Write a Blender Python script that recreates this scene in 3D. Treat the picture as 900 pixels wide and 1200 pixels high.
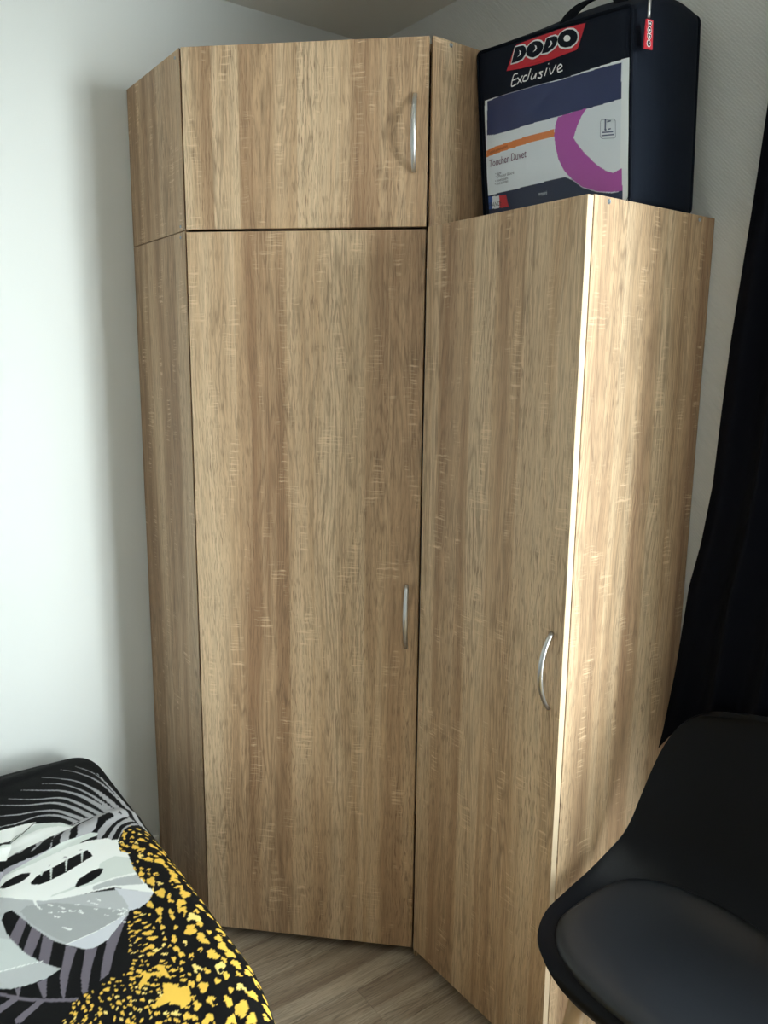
import bpy, bmesh, math, random
import numpy as np
from mathutils import Vector, Matrix, geometry

for o in list(bpy.data.objects): bpy.data.objects.remove(o)
SC = bpy.context.scene
COL = SC.collection
PI = math.pi

# ---------------------------------------------------------------- camera, sky, light, exposure
# room frame: u runs along the right wall (x = u), v along the left wall (y = -v), corner of the room at 0,0
F_PX = 929.9
cam_d = bpy.data.cameras.new('camera'); cam = bpy.data.objects.new('camera', cam_d); COL.objects.link(cam)
cam_d.sensor_fit = 'HORIZONTAL'; cam_d.sensor_width = 36.0; cam_d.lens = 36.0*F_PX/900.0
cam_d.clip_start = 0.02
fw = Vector((-0.7927669, 0.5816325, -0.18227528)); rt = Vector((0.58987458, 0.80742112, 0.01091382))
fw.normalize(); rt = (rt - fw*rt.dot(fw)).normalized(); up = rt.cross(fw)
M = Matrix((rt, up, -fw)).transposed().to_4x4(); M.translation = (2.0697, -1.4636, 1.4557)
cam.matrix_world = M
SC.camera = cam
W = bpy.data.worlds.new('overcast_sky'); SC.world = W; W.use_nodes = True
W.node_tree.nodes['Background'].inputs[0].default_value = (0.90, 0.98, 1.0, 1)
W.node_tree.nodes['Background'].inputs[1].default_value = 16.0
SC.view_settings.view_transform = 'Standard'; SC.view_settings.look = 'None'
SC.view_settings.gamma = 1.0; SC.view_settings.use_curve_mapping = False
SC.view_settings.exposure = 0.47
SC.cycles.max_bounces = 16; SC.cycles.diffuse_bounces = 10; SC.cycles.glossy_bounces = 6
SC.cycles.transparent_max_bounces = 12; SC.cycles.use_denoising = True
SC.cycles.sample_clamp_indirect = 6.0

# low sun behind thin cloud (wide soft disc), shining in through the window of the right wall
sd = bpy.data.lights.new('hazy_low_sun', 'SUN'); sd.energy = 2.25; sd.angle = math.radians(21); sd.color = (.97, 1.0, .995)
so = bpy.data.objects.new('hazy_low_sun', sd); COL.objects.link(so)
_d = Vector((-1.0, -0.32, -0.07)); so.rotation_euler = _d.to_track_quat('-Z', 'Y').to_euler()
# room sizes (metres)
RU, RV, RH = 4.6, 3.2, 2.376            # room length along u, along v, ceiling height
LU, LV, DU, DV = 0.7135, 0.7417, 0.3395, 0.3573   # corner wardrobe footprint
H1, H2 = 1.74, 2.110                    # top of the tall units, top of the upper unit
RW0, RW1, RD = 0.7185, 1.1466, 0.357    # right wardrobe u range and carcass depth
WIN = (1.80, 4.20, 0.39, 2.30)          # window opening u0,u1,z0,z1 in the right wall
# sky portal in the window opening (guides sampling of the daylight, gives no light itself)
pl = bpy.data.lights.new('window_sky_portal', 'AREA'); pl.shape = 'RECTANGLE'
pl.size = WIN[1]-WIN[0]; pl.size_y = WIN[3]-WIN[2]; pl.cycles.is_portal = True
po = bpy.data.objects.new('window_sky_portal', pl); COL.objects.link(po)
po.location = ((WIN[0]+WIN[1])/2, 0.16, (WIN[2]+WIN[3])/2); po.rotation_euler = (-PI/2, 0, 0)

# ---------------------------------------------------------------- helpers
def lin(c):
    return tuple(((x/255)/12.92 if x/255 <= .04045 else ((x/255+.055)/1.055)**2.4) for x in c[:3])
def P(u, v, z): return Vector((u, -v, z))
def link(o, parent=None):
    COL.objects.link(o)
    if parent is not None: o.parent = parent
    return o
def mesh_obj(name, verts, faces, mat, parent=None, loc=(0,0,0), smooth=False):
    me = bpy.data.meshes.new(name); me.from_pydata([tuple(v) for v in verts], [], faces)
    if smooth: me.polygons.foreach_set('use_smooth', [True]*len(me.polygons))
    me.materials.append(mat); me.update()
    o = bpy.data.objects.new(name, me); o.location = loc
    return link(o, parent)
def bm_obj(name, bm, mat, parent=None, loc=(0,0,0), rot=(0,0,0), smooth=False):
    me = bpy.data.meshes.new(name); bm.normal_update(); bm.to_mesh(me); bm.free()
    if smooth: me.polygons.foreach_set('use_smooth', [True]*len(me.polygons))
    me.materials.append(mat)
    o = bpy.data.objects.new(name, me); o.location = loc; o.rotation_euler = rot
    return link(o, parent)
def empty(name, loc, label, cat, group=None):
    o = bpy.data.objects.new(name, None); o.location = loc; o.empty_display_size = .1
    link(o); return tag(o, label, cat, group)
def tag(o, label, cat, group=None):
    o['label'] = label; o['category'] = cat
    if group: o['group'] = group
    return o
def structure(o, label=None):
    o['kind'] = 'structure'
    if label: o['label'] = label
    return o
def box(bm, a, b, bevel=0.0, seg=1):
    x0,y0,z0 = a; x1,y1,z1 = b
    vs = [bm.verts.new(p) for p in ((x0,y0,z0),(x1,y0,z0),(x1,y1,z0),(x0,y1,z0),(x0,y0,z1),(x1,y0,z1),(x1,y1,z1),(x0,y1,z1))]
    fs = [bm.faces.new([vs[i] for i in q]) for q in ((3,2,1,0),(4,5,6,7),(0,1,5,4),(1,2,6,5),(2,3,7,6),(3,0,4,7))]
    if bevel:
        es = list({e for f in fs for e in f.edges})
        bmesh.ops.bevel(bm, geom=es, offset=bevel, segments=seg, profile=.5, affect='EDGES')
def prism(bm, pts, z0, z1, bevel=0.0):
    lo = [bm.verts.new((x,y,z0)) for x,y in pts]; hi = [bm.verts.new((x,y,z1)) for x,y in pts]
    n = len(pts)
    fs = [bm.faces.new(lo[::-1]), bm.faces.new(hi)] + [bm.faces.new((lo[i],lo[(i+1)%n],hi[(i+1)%n],hi[i])) for i in range(n)]
    bmesh.ops.recalc_face_normals(bm, faces=fs)
    if bevel:
        es = list({e for f in fs for e in f.edges})
        bmesh.ops.bevel(bm, geom=es, offset=bevel, segments=1, profile=.5, affect='EDGES')
def tube(bm, pts, rad, n=10, flat=1.0, cap=True):
    """round tube through pts; rad number or list; flat squashes the second axis"""
    pts = [Vector(p) for p in pts]; rings = []
    if not hasattr(rad, '__len__'): rad = [rad]*len(pts)
    prev = None
    for i,p in enumerate(pts):
        t = (pts[min(i+1,len(pts)-1)]-pts[max(i-1,0)]).normalized()
        if prev is None:
            ref = Vector((0,0,1)) if abs(t.z) < .8 else Vector((1,0,0))
            a = t.cross(ref).normalized()
        else: a = (prev - t*prev.dot(t)).normalized()
        prev = a; b = t.cross(a)
        rings.append([bm.verts.new(p + a*math.cos(2*PI*k/n)*rad[i] + b*math.sin(2*PI*k/n)*rad[i]*flat) for k in range(n)])
    for r0,r1 in zip(rings, rings[1:]):
        for k in range(n): bm.faces.new((r0[k],r0[(k+1)%n],r1[(k+1)%n],r1[k]))
    if cap:
        bm.faces.new(rings[0][::-1]); bm.faces.new(rings[-1])
def catmull(pts, n):
    pts = np.array(pts, float); t = np.linspace(0, len(pts)-1, n); out = []
    for x in t:
        i = min(int(x), len(pts)-2); f = x-i
        p0,p1,p2,p3 = pts[max(i-1,0)],pts[i],pts[i+1],pts[min(i+2,len(pts)-1)]
        out.append(.5*(2*p1+(p2-p0)*f+(2*p0-5*p1+4*p2-p3)*f*f+(3*p1-p0-3*p2+p3)*f**3))
    return np.array(out)

# ---------------------------------------------------------------- materials
class NT:
    def __init__(s, name):
        s.m = bpy.data.materials.new(name); s.m.use_nodes = True; s.t = s.m.node_tree
        s.bsdf = s.t.nodes['Principled BSDF']
    def n(s, kind, inp=None, **kw):
        nd = s.t.nodes.new(kind)
        for k,v in kw.items(): setattr(nd, k, v)
        for k,v in (inp or {}).items(): s.set(nd, k, v)
        return nd
    def set(s, nd, k, v):
        if isinstance(v, bpy.types.NodeSocket): s.t.links.new(v, nd.inputs[k])
        else: nd.inputs[k].default_value = v
    def math(s, op, a, b=None, c=None, clamp=False):
        nd = s.n('ShaderNodeMath', operation=op, use_clamp=clamp); s.set(nd, 0, a)
        if b is not None: s.set(nd, 1, b)
        if c is not None: s.set(nd, 2, c)
        return nd.outputs[0]
    def mapping(s, vec, scale, loc=(0,0,0), rot=(0,0,0)):
        return s.n('ShaderNodeMapping', {'Vector':vec,'Scale':scale,'Location':loc,'Rotation':rot}).outputs[0]
    def noise(s, vec, scale=1, detail=2, rough=.5, dist=0):
        return s.n('ShaderNodeTexNoise', {'Vector':vec,'Scale':scale,'Detail':detail,'Roughness':rough,'Distortion':dist}).outputs['Fac']
    def ramp(s, fac, stops):
        nd = s.n('ShaderNodeValToRGB', {'Fac':fac}); cr = nd.color_ramp
        while len(cr.elements) < len(stops): cr.elements.new(.5)
        for e,(p,c) in zip(cr.elements, stops): e.position = p; e.color = (*c[:3],1) if hasattr(c,'__len__') else (c,c,c,1)
        return nd.outputs[0]
    def mix(s, fac, a, b, mode='MIX'):
        nd = s.n('ShaderNodeMix', data_type='RGBA', blend_type=mode); s.set(nd, 0, fac)
        for i,v in ((6,a),(7,b)):
            s.set(nd, i, v if isinstance(v, bpy.types.NodeSocket) else (*v[:3],1))
        return nd.outputs[2]
    def bump(s, h, strength, dist=.001):
        s.set(s.bsdf, 'Normal', s.n('ShaderNodeBump', {'Height':h,'Strength':strength,'Distance':dist}).outputs[0])
    def out(s, **kw):
        for k,v in kw.items(): s.set(s.bsdf, k.replace('_',' '), v)
        return s.m
def plain(name, col, rough=.5, metal=0.0, **kw):
    t = NT(name); t.out(Base_Color=(*col,1), Roughness=rough, Metallic=metal)
    for k,v in kw.items(): t.set(t.bsdf, k.replace('_',' '), v)
    return t.m

def wood_material(name, dark, mid, light, gain=1.0, saw_amount=.70):
    """sawn-oak laminate, grain along local z, staves across local x"""
    t = NT(name)
    tc = t.n('ShaderNodeTexCoord').outputs['Object']
    rnd = t.n('ShaderNodeObjectInfo').outputs['Random']
    off = t.n('ShaderNodeCombineXYZ', {0:t.math('MULTIPLY',rnd,37.0),1:0.0,2:t.math('MULTIPLY',rnd,91.0)}).outputs[0]
    co = t.n('ShaderNodeVectorMath', {0:tc,1:off}, operation='ADD').outputs[0]
    warp = t.noise(t.mapping(co,(6,6,1.3)),1,2)
    sx = t.n('ShaderNodeSeparateXYZ', {0:co})
    wx = t.math('ADD', sx.outputs[0], t.math('MULTIPLY', t.math('SUBTRACT',warp,.5), .05))
    wco = t.n('ShaderNodeCombineXYZ', {0:wx,1:0.0,2:sx.outputs[2]}).outputs[0]
    # soft vertical tone bands
    band = t.noise(t.mapping(wco,(21,1,.6)),1,3,.55)
    # straight staves with their own tone
    stv = t.n('ShaderNodeTexWhiteNoise', {'W':t.math('FLOOR',t.math('MULTIPLY',t.math('ADD',sx.outputs[0],t.math('MULTIPLY',t.noise(t.mapping(co,(9,0,0)),1,0),.05)),17.0))}, noise_dimensions='1D').outputs['Value']
    tone = t.math('ADD', t.math('MULTIPLY',band,.80), t.math('MULTIPLY',stv,.20))
    col = t.ramp(tone, [(.33,dark),(.48,mid),(.64,light)])
    # grey-beige staves against reddish ones
    hue = t.noise(t.mapping(wco,(13,1,.35),(7,0,3)),1,1)
    col = t.mix(t.math('MULTIPLY',t.math('SUBTRACT',hue,.53,clamp=True),2.2,clamp=True), col, tuple(x*y for x,y in zip(mid,(.92,.95,.98))))
    # cathedral figure: wavy nested growth rings in some staves
    ring = t.noise(t.mapping(wco,(16,1,1.15),(3,0,9)),1,2,.55)
    wv = t.math('PINGPONG', t.math('MULTIPLY',ring,20.0), .5)
    msk = t.ramp(t.noise(t.mapping(co,(13,1,1.1),(3,0,1)),1,1), [(.44,0),(.56,1)])
    fig = t.math('MULTIPLY', t.ramp(wv,[(.0,1),(.28,0)]), t.math('MULTIPLY',msk,.48))
    col = t.mix(fig, col, tuple(x*.50 for x in dark))
    # fine fibre and dark flecks
    fwx = t.math('ADD', wx, t.math('MULTIPLY', t.noise(t.mapping(co,(40,1,26)),1,2), .008))
    fco = t.n('ShaderNodeCombineXYZ', {0:fwx,1:0.0,2:sx.outputs[2]}).outputs[0]
    fib = t.noise(t.mapping(fco,(300,1,9)),1,3,.65)
    col = t.mix(.80, col, t.ramp(fib,[(.30,.52),(.50,.97),(.72,1.22)]), 'MULTIPLY')
    por = t.noise(t.mapping(fco,(420,1,30),(2,0,5)),1,2,.55)
    pork = t.ramp(t.noise(t.mapping(wco,(15,1,1.2),(1,0,8)),1,2), [(.36,.25),(.62,1)])
    col = t.mix(t.math('MULTIPLY',t.ramp(por,[(.53,0),(.66,.78)]),pork), col, tuple(x*.55 for x in dark))
    # pale cross-cut saw marks in patches
    scx = t.math('ADD', sx.outputs[2], t.math('MULTIPLY', t.noise(t.mapping(co,(60,1,8)),1,2), .006))
    saw = t.noise(t.n('ShaderNodeCombineXYZ', {0:t.math('MULTIPLY',sx.outputs[0],14.0),1:0.0,2:t.math('MULTIPLY',scx,190.0)}).outputs[0],1,2,.6)
    sm1 = t.ramp(t.noise(t.mapping(co,(24,1,7),(11,0,2)),1,2), [(.54,0),(.65,1)])
    sawm = t.math('MULTIPLY', t.ramp(saw,[(.52,0),(.66,saw_amount)]), sm1)
    col = t.mix(sawm, col, tuple(min(1,x*1.22) for x in light))
    if gain != 1.0: col = t.mix(1.0, col, (gain,gain,gain), 'MULTIPLY')
    h = t.math('ADD', t.math('MULTIPLY',fib,.8), t.math('SUBTRACT',t.math('MULTIPLY',sawm,.5),t.ramp(por,[(.58,0),(.7,.8)])))
    t.bump(h, .35, .0006)
    return t.out(Base_Color=col, Roughness=.52)

MAT = {}
MAT['oak'] = wood_material('sawn_oak_laminate', (.345,.203,.113), (.525,.352,.211), (.655,.485,.318))
MAT['floor'] = wood_material('greybrown_laminate_floor', (.255,.192,.142), (.375,.298,.225), (.49,.405,.315), saw_amount=.06)
def wall_mat(name, col, diag, strength):
    t = NT(name); tc = t.n('ShaderNodeTexCoord').outputs['Object']
    w1 = t.n('ShaderNodeTexWave', {'Vector':t.mapping(tc,(1,1,1),rot=diag),'Scale':62.0,'Distortion':2.2,'Detail':2.0,'Detail Scale':2.0}, bands_direction='X').outputs['Fac']
    n1 = t.noise(tc, 420, 3, .7); n2 = t.noise(tc, 2.2, 2)
    t.bump(t.math('ADD', t.math('MULTIPLY',w1,.7), n1), strength, .0012)
    return t.out(Base_Color=t.mix(n2, tuple(x*.985 for x in col), col), Roughness=.75)
MAT['wall_l'] = wall_mat('white_wallpaper_left', (.665,.685,.68), (PI/4,0,0), .25)
MAT['wall_r'] = wall_mat('white_twill_wallpaper', (.66,.67,.66), (0,PI/4,0), .55)
MAT['wall_o'] = wall_mat('low_bounce_wall_grey', (.29,.29,.29), (PI/4,0,0), .2)  # unseen walls, given a dark grey to hold down bounced light
MAT['ceil'] = wall_mat('white_ceiling_paint', (.74,.735,.70), (0,0,PI/4), .1)
MAT['edge'] = plain('pale_edge_band', (.66,.52,.36), .5)
MAT['trim'] = plain('white_trim_paint', (.80,.80,.78), .35)
MAT['steel'] = plain('brushed_steel', (.62,.62,.63), .30, 1.0)
MAT['zinc'] = plain('zinc_screw', (.42,.47,.53), .35, 1.0)
MAT['dark'] = plain('dark_subfloor_shade_board', (.10,.065,.04), .7)  # brown of the subfloor, also the painted shade under the corner door
MAT['backboard'] = plain('white_hardboard', (.6,.6,.58), .6)

# ---------------------------------------------------------------- the room shell
def slab(name, a, b, mat):
    bm = bmesh.new(); box(bm, a, b); return structure(bm_obj(name, bm, mat))
T = .18
slab('wall_left', (-T,-RV-T,0), (0,T,RH), MAT['wall_l'])
bm = bmesh.new()                                        # right wall with the window opening
box(bm,(0,0,0),(WIN[0],T,RH)); box(bm,(WIN[1],0,0),(RU+T,T,RH))
box(bm,(WIN[0],0,0),(WIN[1],T,WIN[2])); box(bm,(WIN[0],0,WIN[3]),(WIN[1],T,RH))
structure(bm_obj('wall_right', bm, MAT['wall_r']))
slab('wall_opposite', (RU,-RV-T,0), (RU+T,0,RH), MAT['wall_o'])
slab('wall_rear', (0,-RV-T,0), (RU,-RV,RH), MAT['wall_o'])
slab('ceiling', (-T,-RV-T,RH), (RU+T,T,RH+.12), MAT['ceil'])
floor = slab('floor', (-T,-RV-T,-.15), (RU+T,T,-.012), MAT['dark'])
# laminate planks, running along v; every plank a piece of the floor
PWID, PLEN = .1370, 1.26
def plank_mesh(w, l):
    bm = bmesh.new(); box(bm,(0,0,0),(w,.0118,l),.0007)
    me = bpy.data.meshes.new('plank'); bm.normal_update(); bm.to_mesh(me); bm.free(); me.materials.append(MAT['floor']); return me
cache = {}
def plank(u0, u1, v0, v1):
    key = (round(u1-u0,4), round(v1-v0,4))
    if key not in cache: cache[key] = plank_mesh(key[0]-.0005, key[1]-.0005)
    o = bpy.data.objects.new('plank', cache[key]); link(o, floor)
    o.location = (u0, -v0, -.0118); o.rotation_euler = (PI/2,0,0)   # local z -> -y (along v), local y -> up
ncol = 0
u0 = .715-6*PWID
prng = random.Random(3)
while u0 < RU:
    a, b = max(u0, .004), min(u0+PWID, RU-.004)
    ph = .535 if abs(u0-.715) < .01 else prng.uniform(0, PLEN)
    v = ph-PLEN
    while v < RV:
        s, e = max(v,.004), min(v+PLEN, RV-.004)
        if e-s > .02 and b-a > .01: plank(a, b, s, e)
        v += PLEN
    u0 += PWID
# skirting boards
def skirting(name, a, b):
    bm = bmesh.new(); box(bm, a, b, .003); structure(bm_obj(name, bm, MAT['trim']))
skirting('baseboard_left', (.0006,-RV+.02,.0006), (.0135,-LV-.006,.112))
skirting('baseboard_right', (RW1+.006,-.0135,.0006), (RU-.02,-.0006,.112))
# window: frame, sash bars, panes
w0,w1,z0,z1 = WIN
win = bpy.data.objects.new('window_1', None); win.location = ((w0+w1)/2, .10, z0); link(win); structure(win, 'white framed double casement window with clear panes in the right wall')
bm = bmesh.new(); y0,y1 = .08-.10,.13-.10
cx = (w0+w1)/2
for a,b in (((w0,y0,z0),(w0+.05,y1,z1)),((w1-.05,y0,z0),(w1,y1,z1)),((w0+.05,y0,z0),(w1-.05,y1,z0+.05)),((w0+.05,y0,z1-.05),(w1-.05,y1,z1)),((cx-.03,y0,z0+.05),(cx+.03,y1,z1-.05))):
    box(bm,(a[0]-cx,a[1],a[2]-z0),(b[0]-cx,b[1],b[2]-z0),.003)
bm_obj('window_frame', bm, MAT['trim'], win)
g = NT('clear_window_glass'); tr = g.n('ShaderNodeBsdfTransparent', {'Color':(.96,.98,.97,1)}); gl = g.n('ShaderNodeBsdfGlossy', {'Roughness':.02})
mx = g.n('ShaderNodeMixShader', {0:.05,1:tr.outputs[0],2:gl.outputs[0]}); g.t.links.new(mx.outputs[0], g.t.nodes['Material Output'].inputs[0])
for s0,s1 in ((w0+.05,cx-.03),(cx+.03,w1-.05)):
    bm = bmesh.new(); box(bm,(s0-cx,.002,.05),(s1-cx,.006,z1-z0-.05)); bm_obj('pane', bm, g.m, win)
# unseen ground slab, added to keep light from entering from below
slab('added_ground', (-12,.6,-3.1), (16,26,-3.0), plain('added_ground_grey', (.34,.33,.31), .9))

# ---------------------------------------------------------------- wardrobes
def panel(name, parent, p0, p1, z0, z1, th, inset=(0,0), mat=None, bevel=.0006):
    """board standing on the plan line p0->p1 (u,v); its outer face is on that line, thickness goes to the left of travel (u,v plan).
    inset shortens the inner face at either end (mitre)."""
    d = Vector((p1[0]-p0[0], -(p1[1]-p0[1]))); L = d.length
    bm = bmesh.new()
    prism(bm, [(0,0),(L,0),(L-inset[1],th),(inset[0],th)], 0, z1-z0, bevel)
    o = bm_obj(name, bm, mat or MAT['oak'], parent)
    w = Vector((p0[0], -p0[1], z0)); o.location = w - parent.location
    o.rotation_euler = (0,0,math.atan2(d.y, d.x)); return o
def horizontal_board(name, parent, pts, z0, z1, mat=None):
    bm = bmesh.new(); l = parent.location
    prism(bm, [(u-l.x, -v-l.y) for u,v in pts], z0-l.z, z1-l.z)
    return bm_obj(name, bm, mat or MAT['oak'], parent)
def handle(parent, pos, out, length=.150):
    """bow handle: pos = world (u,v,z) of its middle on the door face; out = outward plan direction (u,v)"""
    bm = bmesh.new(); n = 22; pts=[]; rad=[]
    for i in range(n+1):
        t = i/n; z = (t-.5)*length
        pts.append((0, -(.0015+.027*(1-(2*t-1)**2)**.85), z)); rad.append(.0046+.0012*math.sin(PI*t))
    tube(bm, pts, rad, 10, .72)
    o = bm_obj('handle', bm, MAT['steel'], parent, smooth=True)
    o['label'] = 'curved brushed steel bow handle'
    u,v,z = pos; ox,oy = out[0],-out[1]
    base = Vector((u,-v,z)); pw = parent.matrix_world.translation
    o.rotation_euler = (0,0,math.atan2(oy,ox)+PI/2)
    return o, base
def place_on(o, parent, world, rotz):
    """give o (child of parent) a world position and a world z rotation (parents only carry z rotations)"""
    bpy.context.view_layer.update()
    o.matrix_parent_inverse = Matrix.Identity(4)
    o.matrix_local = parent.matrix_world.inverted() @ Matrix.LocRotScale(world, Matrix.Rotation(rotz,3,'Z'), None)
def add_handle(door, u, v, z, out, length=.150):
    o, base = handle(door, (u,v,z), out, length)
    place_on(o, door, base, math.atan2(-out[1],out[0])+PI/2)
def screw(parent, u, v, z, out, r=.0042):
    bm = bmesh.new()
    bmesh.ops.create_cone(bm, cap_ends=True, segments=14, radius1=r, radius2=r*.8, depth=.0016)
    top = [f for f in bm.faces if f.normal.z > .9]
    ins = bmesh.ops.inset_region(bm, faces=top, thickness=r*.35)
    for f in top: 
        for vv in f.verts: vv.co.z -= .0011
    bmesh.ops.rotate(bm, verts=bm.verts, cent=(0,0,0), matrix=Matrix.Rotation(PI/2,3,'X'))
    o = bm_obj('screw', bm, MAT['zinc'], parent)
    place_on(o, parent, P(u,v,z)+Vector((out[0],-out[1],0))*.0007, math.atan2(-out[1],out[0])+PI/2)

TH = .016
e = Vector((LU-DU, DV-LV)); DL = e.length; e /= DL             # along the diagonal door (u,v)
nrm = Vector((-e.y, e.x)); nrm = nrm if nrm.x > 0 else -nrm      # outward (into the room)
def on_diag(s, out=0.0): return (DU+e.x*s+nrm.x*out, LV+e.y*s+nrm.y*out)
FP = [(.006,.006),(LU-TH-.001,.006),(LU-TH-.001,DV-.040),(DU-.030,LV-TH-.001),(.006,LV-TH-.001)]   # inside plan
def corner_unit(root, z0, z1, dz0, dz1, hz):
    # left side board (faces v), outer face on v = LV: travel so thickness goes towards smaller v
    l = root.location
    def board(nm, pts, across):      # plan polygon board with its object frame turned so local x runs along the board
        ang = math.atan2(-(across[1]), across[0]); R = Matrix.Rotation(-ang,2)
        o0 = Vector((pts[0][0], -pts[0][1])); q = [R @ (Vector((u,-v))-o0) for u,v in pts]
        b = bmesh.new(); prism(b, [(p.x,p.y) for p in q], 0, z1-z0, .0006)
        ob = bm_obj(nm, b, MAT['oak'], root); ob.location = Vector((o0.x,o0.y,z0))-l; ob.rotation_euler = (0,0,ang); return ob

    left = board('side_panel', [(.003,LV),(DU-.0045,LV),(DU-.0215,LV-TH),(.003,LV-TH)], (1,0))
    right = board('side_panel', [(LU,.003),(LU,DV),(LU-TH*.62,DV-.0035),(LU-TH,DV-.019),(LU-TH,.003)], (0,1))
    horizontal_board('top_panel', root, FP, z1-TH-.001, z1-.001)
    horizontal_board('bottom_panel', root, FP, z0+.030, z0+.046, MAT['dark'] if z0 < .1 else None)  # lowest board coloured dark, shade below the door put into its colour
    bp_ = bmesh.new(); box(bp_, (.0065-l.x,-.0055-l.y,z0+.05-l.z), (LU-TH-.003-l.x,-.0025-l.y,z1-.02-l.z)); bm_obj('back_panel', bp_, MAT['backboard'], root)
    bp_ = bmesh.new(); box(bp_, (.0025-l.x,-(LV-TH-.003)-l.y,z0+.05-l.z), (.0055-l.x,-.009-l.y,z1-.02-l.z)); bm_obj('back_panel', bp_, MAT['backboard'], root)
    # diagonal door
    s0, s1 = .0012, DL-.0085
    d = Vector((e.x,-e.y)); b = bmesh.new(); prism(b, [(0,0),(s1-s0,0),(s1-s0,TH),(0,TH)], 0, dz1-dz0, .0007)
    door = bm_obj('door', b, MAT['oak'], root); p = on_diag(s0)
    door.location = Vector((p[0],-p[1],dz0))-l; door.rotation_euler = (0,0,math.atan2(d.y,d.x))
    hp = on_diag(HS)
    add_handle(door, hp[0], hp[1], hz, (nrm.x,nrm.y))
    return left, right, door
def edge_band(o):
    o.data.materials.append(MAT['edge'])
    for pg in o.data.polygons:
        if abs(pg.normal.x) > .9: pg.material_index = 1
HS = (Vector((.688,.382))-Vector((DU,LV))).dot(e)
lower = empty('corner_wardrobe', P(.33,.34,0), 'tall oak-effect corner wardrobe with a diagonal door, standing on the floor under the upper cabinet', 'wardrobe')
lL, lR, lD = corner_unit(lower, .002, H1, .027, H1-.0028, .887)
upper = empty('top_cabinet', P(.33,.34,H1+.002), 'short oak-effect corner cabinet with diagonal door, stacked on top of the corner wardrobe', 'cabinet')
uL, uR, uD = corner_unit(upper, H1+.002, H2, H1+.003, H2-.0005, 1.926)
for z in (2.096, 1.752): screw(uL, .312, LV, z, (0,1), .0034)
screw(lL, .310, LV, 1.729, (0,1), .0034)
screw(uR, LU, .311, 2.102, (1,0), .0046)

right = empty('tall_wardrobe', P((RW0+RW1)/2, RD/2, 0), 'single-door oak-effect wardrobe against the right wall, with the duvet bag on top', 'wardrobe')
l = right.location
def rboard(nm, pts, z0, z1, across, mat=None):
    ang = math.atan2(-across[1], across[0]); R = Matrix.Rotation(-ang,2)
    o0 = Vector((pts[0][0], -pts[0][1])); q = [R @ (Vector((u,-v))-o0) for u,v in pts]
    b = bmesh.new(); prism(b, [(p.x,p.y) for p in q], 0, z1-z0, .0006)
    ob = bm_obj(nm, b, mat or MAT['oak'], right); ob.location = Vector((o0.x,o0.y,z0))-l; ob.rotation_euler = (0,0,ang); return ob
rboard('side_panel', [(RW0+TH,.003),(RW0+TH,RD-.032),(RW0,RD-.032),(RW0,.003)], .002, H1, (0,1))
rS = rboard('side_panel', [(RW1,.003),(RW1,RD),(RW1-TH,RD),(RW1-TH,.003)], .002, H1, (0,1))
IN = [(RW0+TH+.0006,.008),(RW1-TH-.0006,.008),(RW1-TH-.0006,RD-.002),(RW0+TH+.0006,RD-.002)]
horizontal_board('top_panel', right, IN, H1-TH-.0005, H1-.0005)
horizontal_board('bottom_panel', right, IN, .06, .076)
horizontal_board('plinth', right, [(RW0+TH+.0006,RD-.04),(RW1-TH-.0006,RD-.04),(RW1-TH-.0006,RD-.024),(RW0+TH+.0006,RD-.024)], .002, .06)
b = bmesh.new(); box(b,(RW0+TH+.001-l.x,-.007-l.y,.08),(RW1-TH-.001-l.x,-.004-l.y,H1-.02)); bm_obj('back_panel', b, MAT['backboard'], right)
rD = rboard('door', [(RW0+.0085,RD+.0175),(RW1-.0002,RD+.0175),(RW1-.0002,RD+.0022),(RW0+.0085,RD+.0022)], .042, H1-.002, (1,0))
edge_band(rD); edge_band(lD); edge_band(uD)
add_handle(rD, 1.1195, RD+.0175, .895, (0,1))
screw(rS, RW1, .320, 1.7325, (1,0), .0046)
screw(rS, RW1, .053, 1.7325, (1,0), .0040)
BAG_patch=[(0.821,2.036),(0.828,2.052),(0.839,2.076),(0.845,2.079),(0.889,2.077),(0.935,2.074),(0.947,2.074),(1.016,2.065),(1.009,2.041),(1.004,2.027),(1.001,2.024),(0.961,2.024),(0.919,2.024),(0.865,2.029)]
BAG_d1=[(0.835,2.046),(0.839,2.062),(0.842,2.074),(0.852,2.073),(0.864,2.071),(0.871,2.065),(0.874,2.057),(0.871,2.051),(0.865,2.046),(0.852,2.045)]
BAG_o1=[(0.914,2.061),(0.917,2.057),(0.919,2.053),(0.918,2.049),(0.916,2.045),(0.912,2.043),(0.907,2.041),(0.901,2.04),(0.895,2.04),(0.889,2.042),(0.883,2.045),(0.878,2.048),(0.875,2.052),(0.874,2.056),(0.874,2.061),(0.876,2.064),(0.88,2.067),(0.885,2.069),(0.891,2.07),(0.898,2.069),(0.904,2.067),(0.909,2.065)]
BAG_d2=[(0.916,2.041),(0.921,2.053),(0.925,2.065),(0.934,2.065),(0.944,2.064),(0.952,2.06),(0.954,2.054),(0.951,2.046),(0.944,2.042),(0.932,2.039)]
BAG_o2=[(0.998,2.054),(1.001,2.049),(1.002,2.045),(1.001,2.04),(0.998,2.037),(0.994,2.035),(0.988,2.033),(0.982,2.034),(0.975,2.035),(0.968,2.038),(0.962,2.041),(0.958,2.046),(0.955,2.05),(0.954,2.055),(0.955,2.059),(0.958,2.063),(0.963,2.065),(0.968,2.066),(0.975,2.066),(0.982,2.064),(0.988,2.062),(0.994,2.058)]
BAG_c1=[(0.854,2.065),(0.859,2.062),(0.861,2.057),(0.857,2.054),(0.851,2.053),(0.856,2.056),(0.857,2.06)]
BAG_c2=[(0.896,2.062),(0.901,2.059),(0.903,2.054),(0.9,2.051),(0.893,2.05),(0.898,2.053),(0.899,2.056)]
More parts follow.
